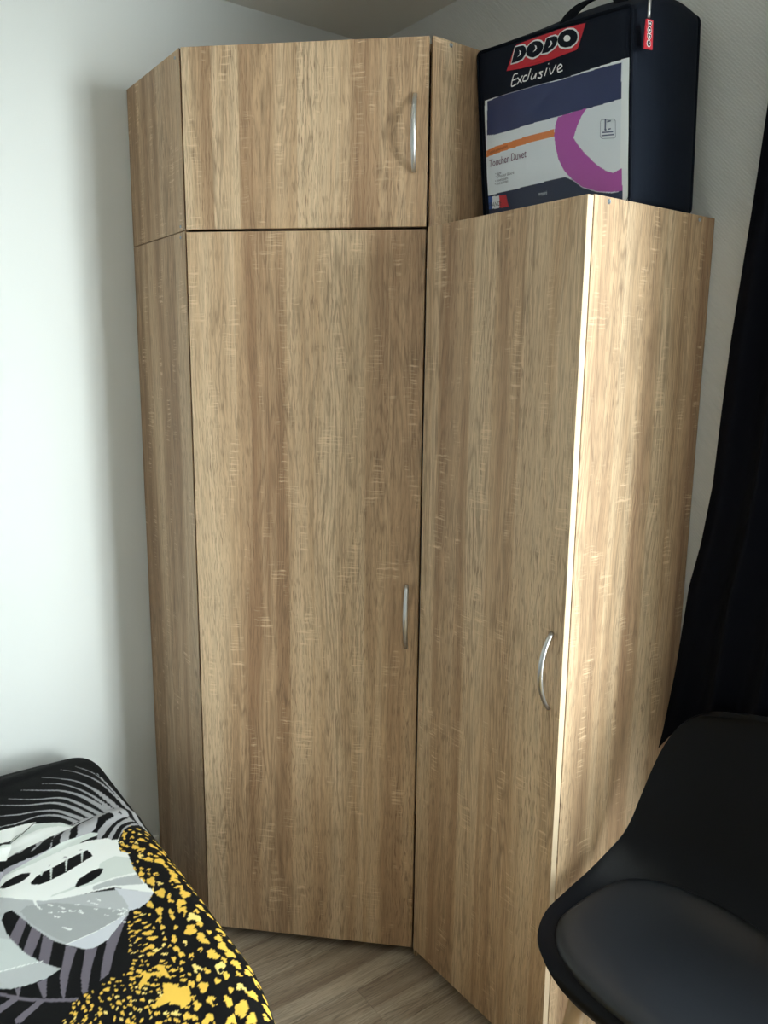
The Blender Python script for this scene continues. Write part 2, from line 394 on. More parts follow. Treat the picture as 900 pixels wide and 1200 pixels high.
BAG_c3=[(0.935,2.059),(0.94,2.056),(0.942,2.051),(0.938,2.047),(0.932,2.047),(0.937,2.05),(0.938,2.053)]
BAG_c4=[(0.986,2.047),(0.985,2.045),(0.983,2.044),(0.979,2.044),(0.976,2.045),(0.972,2.047),(0.97,2.05),(0.969,2.052),(0.97,2.054),(0.972,2.056),(0.975,2.056),(0.979,2.055),(0.982,2.053),(0.985,2.05)]
BAG_exclusive=[[(0.855,2.022),(0.844,2.022),(0.84,2.003),(0.854,2.003)],[(0.842,2.013),(0.853,2.013)],[(0.856,2.014),(0.868,2.002)],[(0.869,2.014),(0.856,2.002)],[(0.882,2.012),(0.874,2.012),(0.872,2.004),(0.881,2.002)],[(0.89,2.021),(0.884,2.003)],[(0.896,2.01),(0.893,2.003),(0.899,2.001),(0.906,2.009),(0.904,2.001)],[(0.922,2.008),(0.914,2.008),(0.92,2.002),(0.918,1.998),(0.911,2.0)],[(0.932,2.011),(0.928,1.999)],[(0.935,2.018),(0.936,2.018)],[(0.939,2.009),(0.944,1.998),(0.954,2.011)],[(0.959,2.001),(0.969,2.004),(0.965,2.009),(0.959,2.006),(0.961,1.997),(0.971,1.997)]]
BAG_card=[(0.758,1.997),(0.803,1.994),(0.974,1.983),(1.122,1.981),(1.137,1.749),(0.995,1.744),(0.772,1.769)]
BAG_navy_top=[(0.766,1.993),(0.803,1.993),(0.966,1.982),(1.102,1.976),(1.107,1.916),(1.046,1.916),(0.967,1.918),(0.848,1.92),(0.796,1.922),(0.769,1.927)]
BAG_orange=[(0.768,1.897),(0.797,1.899),(0.878,1.899),(0.96,1.897),(0.962,1.884),(0.879,1.886),(0.798,1.885),(0.768,1.884)]
BAG_purple=[(0.967,1.917),(1.034,1.917),(1.024,1.906),(1.015,1.891),(1.008,1.872),(1.017,1.86),(1.036,1.839),(1.062,1.816),(1.083,1.802),(1.098,1.796),(1.116,1.801),(1.119,1.763),(1.098,1.764),(1.065,1.77),(1.031,1.783),(1.009,1.799),(0.99,1.817),(0.975,1.84),(0.966,1.865),(0.961,1.885),(0.962,1.904)]
BAG_navy_bot=[(0.772,1.807),(0.854,1.807),(0.991,1.807),(1.009,1.798),(1.031,1.782),(1.065,1.769),(1.098,1.762),(1.119,1.763),(1.122,1.72),(0.774,1.76)]
BAG_flag=[(0.772,1.805),(0.832,1.8),(0.84,1.776),(0.773,1.78)]
BAG_toucher=[(0.78,1.862),(0.889,1.861)]
BAG_orangetext=[(0.775,1.888),(0.836,1.89)]
BAG_bullets=[[(0.8,1.843),(0.819,1.843)],[(0.801,1.837),(0.855,1.836)],[(0.8,1.829),(0.838,1.829)],[(0.799,1.823),(0.838,1.823)]]
BAG_size=[(0.924,1.784),(0.946,1.783)]
BAG_smallline=[(0.894,1.798),(0.966,1.797)]
BAG_flagtext=[(0.785,1.783),(0.825,1.781)]
BAG_thermo_frame=[(1.067,1.887),(1.069,1.89),(1.094,1.886),(1.098,1.882),(1.1,1.855),(1.097,1.854),(1.072,1.858),(1.068,1.862)]
BAG_thermo_tube=[(1.077,1.888),(1.078,1.871)]
BAG_thermo_bulb=[(1.081,1.871),(1.08,1.87),(1.079,1.869),(1.078,1.87),(1.077,1.871),(1.076,1.872),(1.076,1.873),(1.078,1.873),(1.079,1.873),(1.08,1.872)]
BAG_thermo_lines=[[(1.082,1.884),(1.088,1.884)],[(1.084,1.871),(1.089,1.871)],[(1.072,1.868),(1.094,1.865)],[(1.071,1.863),(1.096,1.86)]]
SPOT_REGION=[(0.553,1.022),(0.527,1.006),(0.507,0.987),(0.502,0.967),(0.551,0.956),(1.9,0.9),(1.9,1.62),(1.15,1.62),(0.952,1.227),(0.931,1.215),(0.921,1.187),(0.914,1.151),(0.912,1.123),(0.858,1.1),(0.815,1.09),(0.792,1.078),(0.782,1.068),(0.78,1.044),(0.754,1.02),(0.69,1.027),(0.658,1.026),(0.604,1.019),(0.589,1.03)]
FACE=[(0.976,1.088),(0.983,1.077),(1.001,1.067),(1.003,1.054),(1.034,1.056),(1.042,1.07),(1.017,1.087),(1.019,1.105),(1.01,1.111),(0.998,1.093)]
FACE2=[(0.925,1.114),(0.943,1.097),(0.95,1.079),(0.942,1.072),(0.975,1.074),(0.959,1.082),(0.951,1.096),(0.96,1.11),(0.969,1.123),(0.954,1.118),(0.944,1.106)]
PRINT=[
('s','grey',2,18,[(0.177,1.039),(0.213,1.011),(0.269,0.989),(0.34,0.977),(0.419,0.969),(0.481,0.966),(0.525,0.968)]),
('s','grey',2,12,[(0.179,1.006),(0.244,0.981),(0.324,0.972),(0.43,0.965),(0.5,0.963)]),
('s','grey',2,10,[(0.231,0.978),(0.341,0.969),(0.445,0.962),(0.525,0.962)]),
('s','grey',2,22,[(0.188,1.087),(0.218,1.054),(0.257,1.023),(0.315,1.002),(0.385,0.991),(0.453,0.984)]),
('s','grey',2,17,[(0.219,1.094),(0.248,1.057),(0.296,1.029),(0.362,1.008),(0.445,0.994)]),
('s','grey',2,28,[(0.222,1.138),(0.255,1.095),(0.282,1.062),(0.328,1.034),(0.386,1.015),(0.446,1.0)]),
('s','grey',2,22,[(0.241,1.173),(0.283,1.121),(0.311,1.073),(0.359,1.047),(0.437,1.019)]),
('s','grey',3,24,[(0.254,1.198),(0.296,1.143),(0.323,1.092),(0.365,1.064),(0.429,1.04)]),
('s','grey',4,22,[(0.303,1.207),(0.323,1.167),(0.341,1.123),(0.365,1.091),(0.424,1.061)]),
('s','grey',4,18,[(0.351,1.216),(0.357,1.174),(0.361,1.128),(0.385,1.096),(0.428,1.074)]),
('p','grey',[(0.443,1.089),(0.431,1.059),(0.437,1.019),(0.462,0.98),(0.499,0.971),(0.523,1.0),(0.553,1.023),(0.603,1.045),(0.563,1.151),(0.554,1.247),(0.548,1.256),(0.49,1.245),(0.456,1.16),(0.454,1.114)]),
('s','black',16.799999999999997,24,[(0.443,1.04),(0.449,1.068),(0.48,1.093),(0.499,1.109)]),
('s','black',21.0,30,[(0.452,1.006),(0.461,1.03),(0.493,1.053),(0.51,1.062)]),
('s','black',18.2,26,[(0.469,0.986),(0.494,1.015),(0.522,1.039),(0.535,1.049)]),
('s','black',18.2,26,[(0.49,0.977),(0.506,1.0),(0.54,1.024)]),
('s','black',19.599999999999998,28,[(0.46,1.106),(0.481,1.124),(0.502,1.136)]),
('s','black',33.599999999999994,48,[(0.465,1.131),(0.493,1.155),(0.505,1.175)]),
('s','black',35.0,50,[(0.472,1.169),(0.491,1.189),(0.513,1.212)]),
('s','black',42.0,60,[(0.486,1.201),(0.492,1.222),(0.501,1.244)]),
('s','grey',5,5,[(0.438,1.088),(0.43,1.059),(0.437,1.019),(0.461,0.979)]),
('p','pale',[(0.433,1.234),(0.426,1.202),(0.403,1.17),(0.387,1.141),(0.411,1.103),(0.453,1.077),(0.453,1.11),(0.462,1.151),(0.473,1.198),(0.48,1.243)]),
('p','white',[(0.428,1.189),(0.416,1.14),(0.427,1.107),(0.453,1.077),(0.453,1.11),(0.462,1.151),(0.473,1.198),(0.48,1.243),(0.44,1.236)]),
('p','white',[(0.366,1.222),(0.368,1.177),(0.38,1.143),(0.389,1.141),(0.403,1.17),(0.419,1.201),(0.427,1.233)]),
('s','black',6,3,[(0.43,1.23),(0.425,1.188),(0.397,1.161),(0.387,1.141),(0.427,1.085)]),
('p','lilac',[(0.514,1.249),(0.512,1.213),(0.508,1.179),(0.496,1.135),(0.509,1.128),(0.518,1.175),(0.535,1.224),(0.548,1.256)]),
('p','pale',[(0.54,1.238),(0.53,1.217),(0.512,1.173),(0.488,1.115),(0.486,1.06),(0.499,1.047),(0.512,1.053),(0.516,1.091),(0.52,1.101),(0.527,1.143),(0.538,1.186)]),
('p','black',[(0.522,1.101),(0.51,1.078),(0.507,1.05),(0.521,1.055),(0.523,1.078)]),
('p','white',[(0.554,1.257),(0.54,1.238),(0.532,1.184),(0.517,1.116),(0.517,1.069),(0.529,1.036),(0.551,1.025),(0.56,1.031),(0.546,1.056),(0.545,1.088),(0.55,1.124),(0.561,1.158),(0.59,1.197)]),
('p','black',[(0.592,1.194),(0.571,1.177),(0.561,1.158),(0.55,1.124),(0.545,1.088),(0.546,1.056),(0.561,1.029),(0.578,1.029),(0.592,1.038),(0.578,1.065),(0.586,1.099),(0.605,1.145),(0.619,1.165)]),
('s','grey',8,14,[(0.595,1.163),(0.56,1.156)]),
('s','grey',8,14,[(0.605,1.139),(0.547,1.125)]),
('s','grey',8,14,[(0.589,1.104),(0.541,1.093)]),
('s','grey',8,18,[(0.584,1.072),(0.541,1.061)]),
('s','grey',8,18,[(0.587,1.058),(0.547,1.047)]),
('s','grey',8,18,[(0.591,1.046),(0.553,1.036)]),
('p','white',[(0.567,1.259),(0.554,1.241),(0.566,1.192),(0.564,1.172),(0.551,1.131),(0.54,1.086),(0.531,1.051),(0.554,1.003),(0.609,1.009),(0.645,1.019),(0.696,1.023),(0.752,1.02),(0.719,1.055),(0.696,1.074),(0.685,1.111),(0.678,1.148),(0.659,1.191),(0.623,1.23),(0.589,1.263)]),
('p','pale',[(0.606,1.074),(0.599,1.043),(0.626,1.016),(0.676,1.023),(0.666,1.065),(0.663,1.105),(0.658,1.13),(0.655,1.174),(0.652,1.183),(0.649,1.134),(0.646,1.093)]),
('p','lgrey',[(0.669,1.106),(0.671,1.066),(0.684,1.025),(0.719,1.027),(0.692,1.073),(0.682,1.11)]),
('p','black',[(0.568,1.244),(0.557,1.229),(0.551,1.208),(0.558,1.192),(0.569,1.197),(0.58,1.218),(0.578,1.239)]),
('p','black',[(0.59,1.199),(0.579,1.188),(0.573,1.177),(0.567,1.153),(0.556,1.119),(0.547,1.081),(0.574,1.079),(0.587,1.11),(0.598,1.137),(0.605,1.165),(0.607,1.185),(0.599,1.198)]),
('s','pale',2,9,[(0.583,1.178),(0.569,1.174)]),
('s','pale',2,9,[(0.602,1.165),(0.571,1.157)]),
('s','pale',2,9,[(0.596,1.136),(0.556,1.125)]),
('s','pale',2,9,[(0.585,1.103),(0.55,1.093)]),
('p','black',[(0.649,1.134),(0.632,1.122),(0.622,1.099),(0.622,1.079),(0.629,1.074),(0.645,1.086),(0.655,1.112),(0.655,1.132)]),
('p','lgrey',[(0.589,1.263),(0.659,1.191),(0.687,1.112),(0.713,1.06),(0.754,1.021),(0.773,1.037),(0.78,1.056),(0.777,1.073),(0.8,1.089),(0.825,1.122),(0.832,1.151),(0.826,1.164),(0.796,1.187),(0.772,1.203),(0.743,1.214),(0.714,1.225),(0.679,1.235),(0.65,1.244),(0.65,1.256),(0.669,1.265),(0.696,1.265),(0.727,1.26),(0.764,1.251),(0.806,1.234),(0.845,1.209),(0.852,1.233),(0.848,1.263),(0.84,1.286),(0.823,1.306)]),
('p','dgrey',[(0.654,1.221),(0.673,1.179),(0.7,1.148),(0.737,1.113),(0.771,1.082),(0.793,1.106),(0.798,1.144),(0.793,1.185),(0.755,1.205),(0.703,1.226),(0.664,1.232)]),
('p','tip',[(0.697,1.075),(0.719,1.055),(0.754,1.021),(0.773,1.037),(0.78,1.056),(0.777,1.073),(0.744,1.07)]),
('p','pgrey',[(0.704,1.284),(0.725,1.262),(0.764,1.251),(0.806,1.234),(0.804,1.257),(0.792,1.3)]),
('p','tip',[(0.796,1.186),(0.794,1.137),(0.783,1.083),(0.803,1.093),(0.825,1.122),(0.832,1.151),(0.826,1.164)]),
('p','black',[(0.65,1.256),(0.65,1.244),(0.679,1.235),(0.72,1.262),(0.696,1.265),(0.669,1.265)]),
('p','mauve',[(0.677,1.236),(0.697,1.229),(0.749,1.255),(0.72,1.262)]),
('p','mauve',[(0.716,1.224),(0.742,1.215),(0.79,1.242),(0.767,1.25)]),
('p','mauve',[(0.747,1.213),(0.773,1.203),(0.824,1.223),(0.804,1.234)]),
('p','mauve',[(0.796,1.188),(0.814,1.175),(0.86,1.199),(0.915,1.222),(0.898,1.222),(0.859,1.214),(0.841,1.206)]),
('p','mauve',[(0.826,1.164),(0.834,1.147),(0.876,1.169),(0.922,1.188),(0.921,1.196),(0.882,1.187)]),
('p','mauve',[(0.828,1.129),(0.783,1.076),(0.811,1.096),(0.862,1.127),(0.904,1.149),(0.911,1.165),(0.882,1.154)]),
('p','mauve',[(0.853,1.247),(0.851,1.232),(0.893,1.243),(0.891,1.248),(0.87,1.248)]),
('p','mauve',[(0.844,1.278),(0.847,1.27),(0.867,1.278),(0.863,1.28)]),
('p','black',[(0.785,1.077),(0.802,1.07),(0.852,1.09),(0.907,1.118),(0.917,1.145),(0.906,1.15),(0.862,1.127),(0.811,1.096)]),
('s','mauve',11.200000000000001,14,[(0.835,1.306),(0.87,1.276),(0.896,1.248),(0.926,1.207)]),
('s','mauve',24.0,30,[(0.866,1.282),(0.871,1.297),(0.876,1.313)]),
('s','mauve',22.400000000000002,28,[(0.896,1.253),(0.904,1.268),(0.912,1.285)]),
('s','white',9,5.3999999999999995,[(0.586,1.259),(0.622,1.229),(0.656,1.19),(0.674,1.147),(0.683,1.111),(0.692,1.073),(0.716,1.054),(0.752,1.022)]),
('s','white',4,2.4,[(0.653,1.183),(0.637,1.16),(0.628,1.128),(0.62,1.092)]),
('s','white',4,2.4,[(0.795,1.187),(0.794,1.137),(0.783,1.083)]),
('s','white',4,2.4,[(0.791,1.297),(0.798,1.266),(0.809,1.23)]),
('s','white',7,4.2,[(0.644,1.206),(0.663,1.205),(0.679,1.201)]),
('s','white',1,6,[(0.71,1.171),(0.711,1.166)]),
('s','white',1,6,[(0.721,1.15),(0.733,1.142)]),
('s','white',1,6,[(0.746,1.105),(0.749,1.1)]),
('s','white',1,6,[(0.705,1.187),(0.714,1.185)]),
('s','white',1,6,[(0.757,1.1),(0.761,1.096)]),
('s','white',1,6,[(0.707,1.113),(0.718,1.107)]),
('s','white',1,6,[(0.769,1.096),(0.777,1.089)]),
('s','white',1,6,[(0.704,1.177),(0.707,1.17)]),
('s','white',1,6,[(0.769,1.088),(0.779,1.085)]),
('s','white',1,6,[(0.713,1.123),(0.725,1.115)]),
('s','white',1,6,[(0.704,1.13),(0.708,1.124)]),
('s','white',1,6,[(0.714,1.162),(0.719,1.152)]),
('s','white',1,6,[(0.674,1.188),(0.681,1.182)]),
('s','white',1,6,[(0.699,1.152),(0.706,1.142)]),
('s','white',1,6,[(0.719,1.148),(0.724,1.144)]),
('s','white',1,6,[(0.761,1.112),(0.767,1.108)]),
('s','white',1,6,[(0.759,1.089),(0.767,1.086)]),
('s','white',1,6,[(0.733,1.123),(0.738,1.119)]),
('s','white',1,6,[(0.689,1.173),(0.701,1.167)]),
('s','white',1,6,[(0.76,1.082),(0.773,1.076)]),
('s','white',1,6,[(0.67,1.191),(0.678,1.183)]),
('s','white',1,6,[(0.793,1.094),(0.803,1.089)]),
('s','white',1,6,[(0.709,1.162),(0.713,1.159)]),
('s','white',1,6,[(0.774,1.085),(0.776,1.08)]),
('s','white',1,6,[(0.695,1.193),(0.699,1.188)]),
('s','white',1,6,[(0.709,1.19),(0.718,1.18)]),
('s','white',3,9,[(0.748,1.181),(0.762,1.172)])]

# ---------------------------------------------------------------- duvet bag on the tall wardrobe
BC = {'bl':(.764,1.7415),'br':(1.1345,1.7415),'tr':(1.114,2.066),'tl':(.7235,2.098)}   # front face corners (u,z)
BVF, BVB = .250, .062
bag_cloth = NT('navy_bag_cloth'); tcb = bag_cloth.n('ShaderNodeTexCoord').outputs['Object']
bag_cloth.bump(bag_cloth.math('ADD',bag_cloth.noise(tcb,900,2,.6),bag_cloth.math('MULTIPLY',bag_cloth.noise(tcb,16,3),6.0)), .25, .0015)
bag_cloth = bag_cloth.out(Base_Color=(.0042,.0075,.0165,1), Roughness=.75, Specular_IOR_Level=.16)
bag = empty('duvet_bag', P(.93,.16,H1), 'navy zipped duvet bag with red logo and printed card, on the tall wardrobe', 'bag')
def quad(a, c):          # a,c in 0..1 across / up -> (u,z)
    bl,br,tr,tl = BC['bl'],BC['br'],BC['tr'],BC['tl']
    return tuple((1-a)*(1-c)*bl[i]+a*(1-c)*br[i]+a*c*tr[i]+(1-a)*c*tl[i] for i in (0,1))
def bulge(a, c):
    a=min(max(a,0),1); c=min(max(c,0),1)
    return .010*(math.sin(PI*a)*math.sin(PI*c))**.7 + .0022*math.sin(9*a+2)*math.sin(7*c)*math.sin(PI*a)*math.sin(PI*c)
def bag_shape(q):
    """q in [-1,1]^3 on a rounded cube -> world (u,v,z)"""
    a,c = (q[0]+1)/2,(q[2]+1)/2; d = (q[1]+1)/2       # d: 0 back .. 1 front
    u,z = quad(a,c)
    v = BVB+(BVF-BVB)*d
    v += bulge(a,c)*(1 if d>.5 else -.6)*abs(2*d-1)
    sd = math.sin(PI*min(max(d,0),1)); sc_ = math.sin(PI*min(max(c,0),1)); sa = math.sin(PI*min(max(a,0),1))
    u += (.010*sd*sc_)*(1 if a>.5 else -.2)*abs(2*a-1)**2
    if c>.5: z += .022*sd*sa*(2*c-1)**2 + .007*sd*(2*c-1)**2*math.sin(7*a+3*d)
    z += .030*(1-d)*c*c + .016*sd*c**3; v -= .012*(1-d)*c
    return u,v,z
def bag_inv(u, z):       # (u,z) on the front -> a,c by Newton
    a=c=.5
    for _ in range(12):
        p=quad(a,c); h=1e-4; pa=quad(a+h,c); pc=quad(a,c+h)
        J=((pa[0]-p[0])/h,(pc[0]-p[0])/h,(pa[1]-p[1])/h,(pc[1]-p[1])/h); det=J[0]*J[3]-J[1]*J[2]
        du,dz=u-p[0],z-p[1]; a+=( J[3]*du-J[1]*dz)/det; c+=(-J[2]*du+J[0]*dz)/det
    return a,c
def on_bag(u, z, lift):
    a,c = bag_inv(u,z); return P(u, BVF+bulge(a,c)+lift, z)
N = 26; R = np.array([.055,.10,.055])
bm = bmesh.new(); bmesh.ops.create_cube(bm, size=2.0)
bmesh.ops.subdivide_edges(bm, edges=bm.edges[:], cuts=N, use_grid_fill=True)
for vtx in bm.verts:
    p = np.array(vtx.co); inner = np.clip(p, -(1-R), 1-R); dd = (p-inner)/R; ln = np.linalg.norm(dd)
    if ln > 1e-6 and np.count_nonzero(np.abs(dd)>1e-6) > 1: dd = dd/max(ln,1e-6); p = inner+R*dd
    vtx.co = P(*bag_shape(p)) - bag.location
bm_obj('bag_body', bm, bag_cloth, bag, smooth=True)
def loop_tube(name, pts, rad, mat, parent, n=8):
    b = bmesh.new(); tube(b, pts+[pts[0],pts[1]], rad, n, 1.0, False)
    return bm_obj(name, b, mat, parent, smooth=True)
def face_loop(d, shrink=.99):
    pts=[]
    r=.06
    for cx,cy,a0 in ((1-r,1-r,0),(-1+r,1-r,90),(-1+r,-1+r,180),(1-r,-1+r,270)):
        for k in range(7):
            t=math.radians(a0+k*15); pts.append((cx+r*math.cos(t),cy+r*math.sin(t)))
    out=[]
    for i in range(len(pts)):
        p,q=np.array(pts[i]),np.array(pts[(i+1)%len(pts)]); m=max(1,int(np.linalg.norm(q-p)/.12))
        for k in range(m):
            w=p+(q-p)*k/m; out.append(P(*bag_shape((w[0]*shrink,d,w[1]*shrink)))-bag.location)
    return out
loop_tube('piping', face_loop(.975), .0034, plain('black_piping', (.003,.005,.010), .8, Specular_IOR_Level=.1), bag)
loop_tube('piping', face_loop(-.975), .0034, bpy.data.materials['black_piping'], bag)
# printed insert card and the white quilt edge showing round it
def in_poly(pts, X, Y):
    pts=np.array(pts); ins=np.zeros(X.shape,bool); n=len(pts); j=n-1
    for i in range(n):
        xi,yi=pts[i]; xj,yj=pts[j]
        if yi!=yj: ins ^= ((yi>Y)!=(yj>Y)) & (X < (xj-xi)*(Y-yi)/(yj-yi)+xi)
        j=i
    return ins
def attr_material(name, rough, attr='print', **kw):
    t=NT(name); a=t.n('ShaderNodeVertexColor', layer_name=attr).outputs[0]
    return t, a
def colour_grid(name, X, Y, pos, cols, mat, parent, keep=None, smooth=True):
    ny,nx = X.shape; idx=np.arange(nx*ny).reshape(ny,nx)
    F=np.stack([idx[:-1,:-1],idx[:-1,1:],idx[1:,1:],idx[1:,:-1]],-1).reshape(-1,4)
    if keep is not None: F=F[keep.reshape(-1)[F].all(1)]
    used=np.unique(F); re=-np.ones(nx*ny,int); re[used]=np.arange(len(used)); F=re[F]
    me=bpy.data.meshes.new(name); me.vertices.add(len(used)); me.vertices.foreach_set('co', pos.reshape(-1,3)[used].astype(np.float32).ravel())
    me.loops.add(F.size); me.loops.foreach_set('vertex_index', F.ravel().astype(np.int32))
    me.polygons.add(len(F)); me.polygons.foreach_set('loop_start', np.arange(0,F.size,4,dtype=np.int32))
    me.polygons.foreach_set('use_smooth', [smooth]*len(F))
    me.update(calc_edges=True)
    ca=me.color_attributes.new('print','FLOAT_COLOR','POINT')
    ca.data.foreach_set('color', np.concatenate([cols.reshape(-1,3)[used],np.ones((len(used),1))],1).astype(np.float32).ravel())
    me.materials.append(mat); o=bpy.data.objects.new(name,me); return link(o,parent)
A_ = np.linspace(.055,.993,300); C_ = np.linspace(.012,.785,250)
GA,GC = np.meshgrid(A_,C_)
U_ = np.zeros_like(GA); Z_ = np.zeros_like(GA); POS=np.zeros(GA.shape+(3,))
for i in range(GA.shape[0]):
    for j in range(GA.shape[1]):
        u,z=quad(GA[i,j],GC[i,j]); U_[i,j]=u; Z_[i,j]=z
        POS[i,j]=P(u,BVF+bulge(GA[i,j],GC[i,j])+.0012+.0006*math.sin(60*u+25*z)*math.sin(40*z),z)-bag.location
CC=np.zeros(GA.shape+(3,)); CC[:]=lin((232,236,238))
cardpoly=[(.757,1.70),(.757,1.997)]+BAG_card[1:4]+[(1.1365,1.70)]
insert=list(BAG_card)
def paint(key, col): CC[in_poly(BAG_[key],U_,Z_)]=lin(col)
BAG_={'navy_top':BAG_navy_top,'orange':BAG_orange,'purple':BAG_purple,'navy_bot':BAG_navy_bot,'flag':BAG_flag}
CC[in_poly([(.763,1.70),(.763,1.990),(1.104,1.978),(1.1175,1.70)],U_,Z_)]=lin((222,228,234))
for k,c in (('navy_top',(46,57,97)),('orange',(222,130,70)),('navy_bot',(24,37,68)),('purple',(176,84,168))): paint(k,c)
f0,f1=BAG_flag[0],BAG_flag[1]
fl=in_poly(BAG_flag,U_,Z_); fx=(U_-f0[0])/(f1[0]-f0[0])
CC[fl&(fx<.30)]=lin((52,84,150)); CC[fl&(fx>=.30)&(fx<.66)]=lin((222,226,230)); CC[fl&(fx>=.66)]=lin((196,44,56))
t,a=attr_material('printed_card',.4); cardm=t.out(Base_Color=a, Roughness=.38, Coat_Weight=.15, Coat_Roughness=.12, Specular_IOR_Level=.3)
colour_grid('insert_card', U_, Z_, POS, CC, cardm, bag, in_poly(cardpoly,U_,Z_))['label']='printed paper card behind the clear pocket'
flm=NT('clear_vinyl'); tr=flm.n('ShaderNodeBsdfTransparent',{'Color':(.985,.99,1,1)}); gl_=flm.n('ShaderNodeBsdfGlossy',{'Roughness':.10,'Color':(1,1,1,1)})
fr=flm.n('ShaderNodeLayerWeight',{'Blend':.05}); mxs=flm.n('ShaderNodeMixShader',{0:fr.outputs['Fresnel'],1:tr.outputs[0],2:gl_.outputs[0]}); flm.t.links.new(mxs.outputs[0],flm.t.nodes['Material Output'].inputs[0])
A2=np.linspace(.055,.993,70); C2=np.linspace(.012,.785,60); G2,H2_=np.meshgrid(A2,C2); P2=np.zeros(G2.shape+(3,)); UU=np.zeros_like(G2); ZZ=np.zeros_like(G2)
rr=random.Random(5); wav=[(rr.uniform(20,60),rr.uniform(20,60),rr.uniform(0,6)) for _ in range(5)]
for i in range(60):
    for j in range(70):
        u,z=quad(G2[i,j],H2_[i,j]); UU[i,j]=u; ZZ[i,j]=z
        w=sum(math.sin(a*u+b*z+c) for a,b,c in wav)/5
        P2[i,j]=P(u,BVF+bulge(G2[i,j],H2_[i,j])+.0048+.0011*w,z)-bag.location
colour_grid('clear_pocket', UU, ZZ, P2, np.ones(G2.shape+(3,)), flm.m, bag, in_poly(cardpoly,UU,ZZ))['label']='clear vinyl pocket over the card'
# flat marks sewn or printed on the front
def bag_poly(name, polys, mat, lift):
    b=bmesh.new()
    for pts in polys:
        tri=geometry.tessellate_polygon([[Vector((p[0],p[1],0)) for p in pts]])
        vs=[b.verts.new(on_bag(p[0],p[1],lift)-bag.location) for p in pts]
        for q in tri:
            try: b.faces.new([vs[k] for k in q])
            except ValueError: pass
    bmesh.ops.recalc_face_normals(b, faces=b.faces[:])
    for f in b.faces:
        if f.normal.y > 0: f.normal_flip()
    return bm_obj(name,b,mat,bag)
def ribbon(pts, w):
    pts=catmull(pts, max(2,len(pts)*5)) if len(pts)>2 else np.array(pts)
    out=[]; 
    for p,q in zip(pts,pts[1:]):
        d=q-p; L=np.linalg.norm(d)
        if L<1e-7: continue
        d/=L; n=np.array([-d[1],d[0]])*w/2; p=p-d*w*.25; q=q+d*w*.25
        out.append([tuple(p+n),tuple(q+n),tuple(q-n),tuple(p-n)])
    return out
def grow(pts, k):
    c=np.mean(np.array(pts),0); out=[]
    for p in np.array(pts):
        d=p-c; out.append(tuple(p+d/np.linalg.norm(d)*k))
    return out
red=plain('red_woven_patch',lin((190,20,42)),.6); white=plain('white_stitching',(.80,.81,.82),.6); navy=plain('navy_lettering',(.004,.007,.015),.7,0.0,Specular_IOR_Level=.15)
ink=plain('dark_print_ink',lin((60,62,84)),.5); plum=plain('plum_print_ink',lin((112,62,98)),.5)
bag_poly('logo_patch',[BAG_patch],red,.0012)['label']='red parallelogram brand patch'
for k in ('d1','o1','d2','o2'):
    bag_poly('letter_outline',[grow(globals()['BAG_'+k],.0030)],white,.0019)
    bag_poly('letter',[globals()['BAG_'+k]],navy,.0026)
for k in (BAG_c1,BAG_c2,BAG_c3,BAG_c4): bag_poly('letter_mark',[k],white,.0033)
bag_poly('script_lettering',[r for s in BAG_exclusive for r in ribbon(s,.0024)],white,.0016)['label']='white script lettering'
def bag_text(name, body, p0, p1, height, mat, lift=.0022, shear=0.0, fit=True):
    cu=bpy.data.curves.new(name,'FONT'); cu.body=body; cu.size=1.0; cu.resolution_u=2; cu.shear=shear
    o=bpy.data.objects.new(name,cu); COL.objects.link(o); dg=bpy.context.evaluated_depsgraph_get(); dg.update()
    me=bpy.data.meshes.new_from_object(o.evaluated_get(dg)); bpy.data.objects.remove(o); bpy.data.curves.remove(cu)
    xs=[v.co.x for v in me.vertices]; x0,x1=min(xs),max(xs); d=(np.array(p1)-np.array(p0)); L=np.linalg.norm(d); d/=L; n=np.array([-d[1],d[0]])
    if n[1]<0: n=-n
    for v in me.vertices:
        w=np.array(p0)+d*(v.co.x-x0)/(x1-x0)*L+n*v.co.y*height
        v.co=on_bag(w[0],w[1],lift)-bag.location
    for pg in me.polygons:
        pass
    me.materials.clear(); me.materials.append(mat); me.update()
    return link(bpy.data.objects.new(name,me),bag)
tx=bag_text('card_title','Toucher Duvet',BAG_toucher[0],BAG_toucher[1],.021,plum)
bag_text('card_text','Confort enveloppant',BAG_orangetext[0],BAG_orangetext[1],.009,plain('brown_ink',lin((120,70,50)),.5))
for (p,q),s in zip(BAG_bullets,('\u2022 L\u00e9ger','\u2022 Douceur & a\u00e9r\u00e9','\u2022 Enveloppant','\u2022 Anti acarien')): bag_text('card_text',s,p,q,.0085,ink)
pale=plain('pale_print_ink',lin((205,212,222)),.5)
bag_text('card_text','temp\u00e9r\u00e9',BAG_size[0],BAG_size[1],.010,pale)
bag_text('card_text','FRANCE',(BAG_flagtext[0][0]-.004,BAG_flagtext[0][1]+.000),(BAG_flagtext[1][0]-.006,BAG_flagtext[1][1]+.001),.013,plain('black_print_ink',(.015,.016,.02),.5))
fr_=BAG_thermo_frame
bag_poly('thermometer_icon',[r for s in [[fr_[i],fr_[(i+1)%8]] for i in range(8)] for r in ribbon(s,.0008)]+[r for r in ribbon(BAG_thermo_tube,.0028)]+[BAG_thermo_bulb]+[r for s in BAG_thermo_lines for r in ribbon(s,.0022)],plain('slate_print_ink',lin((92,100,128)),.5),.0022)
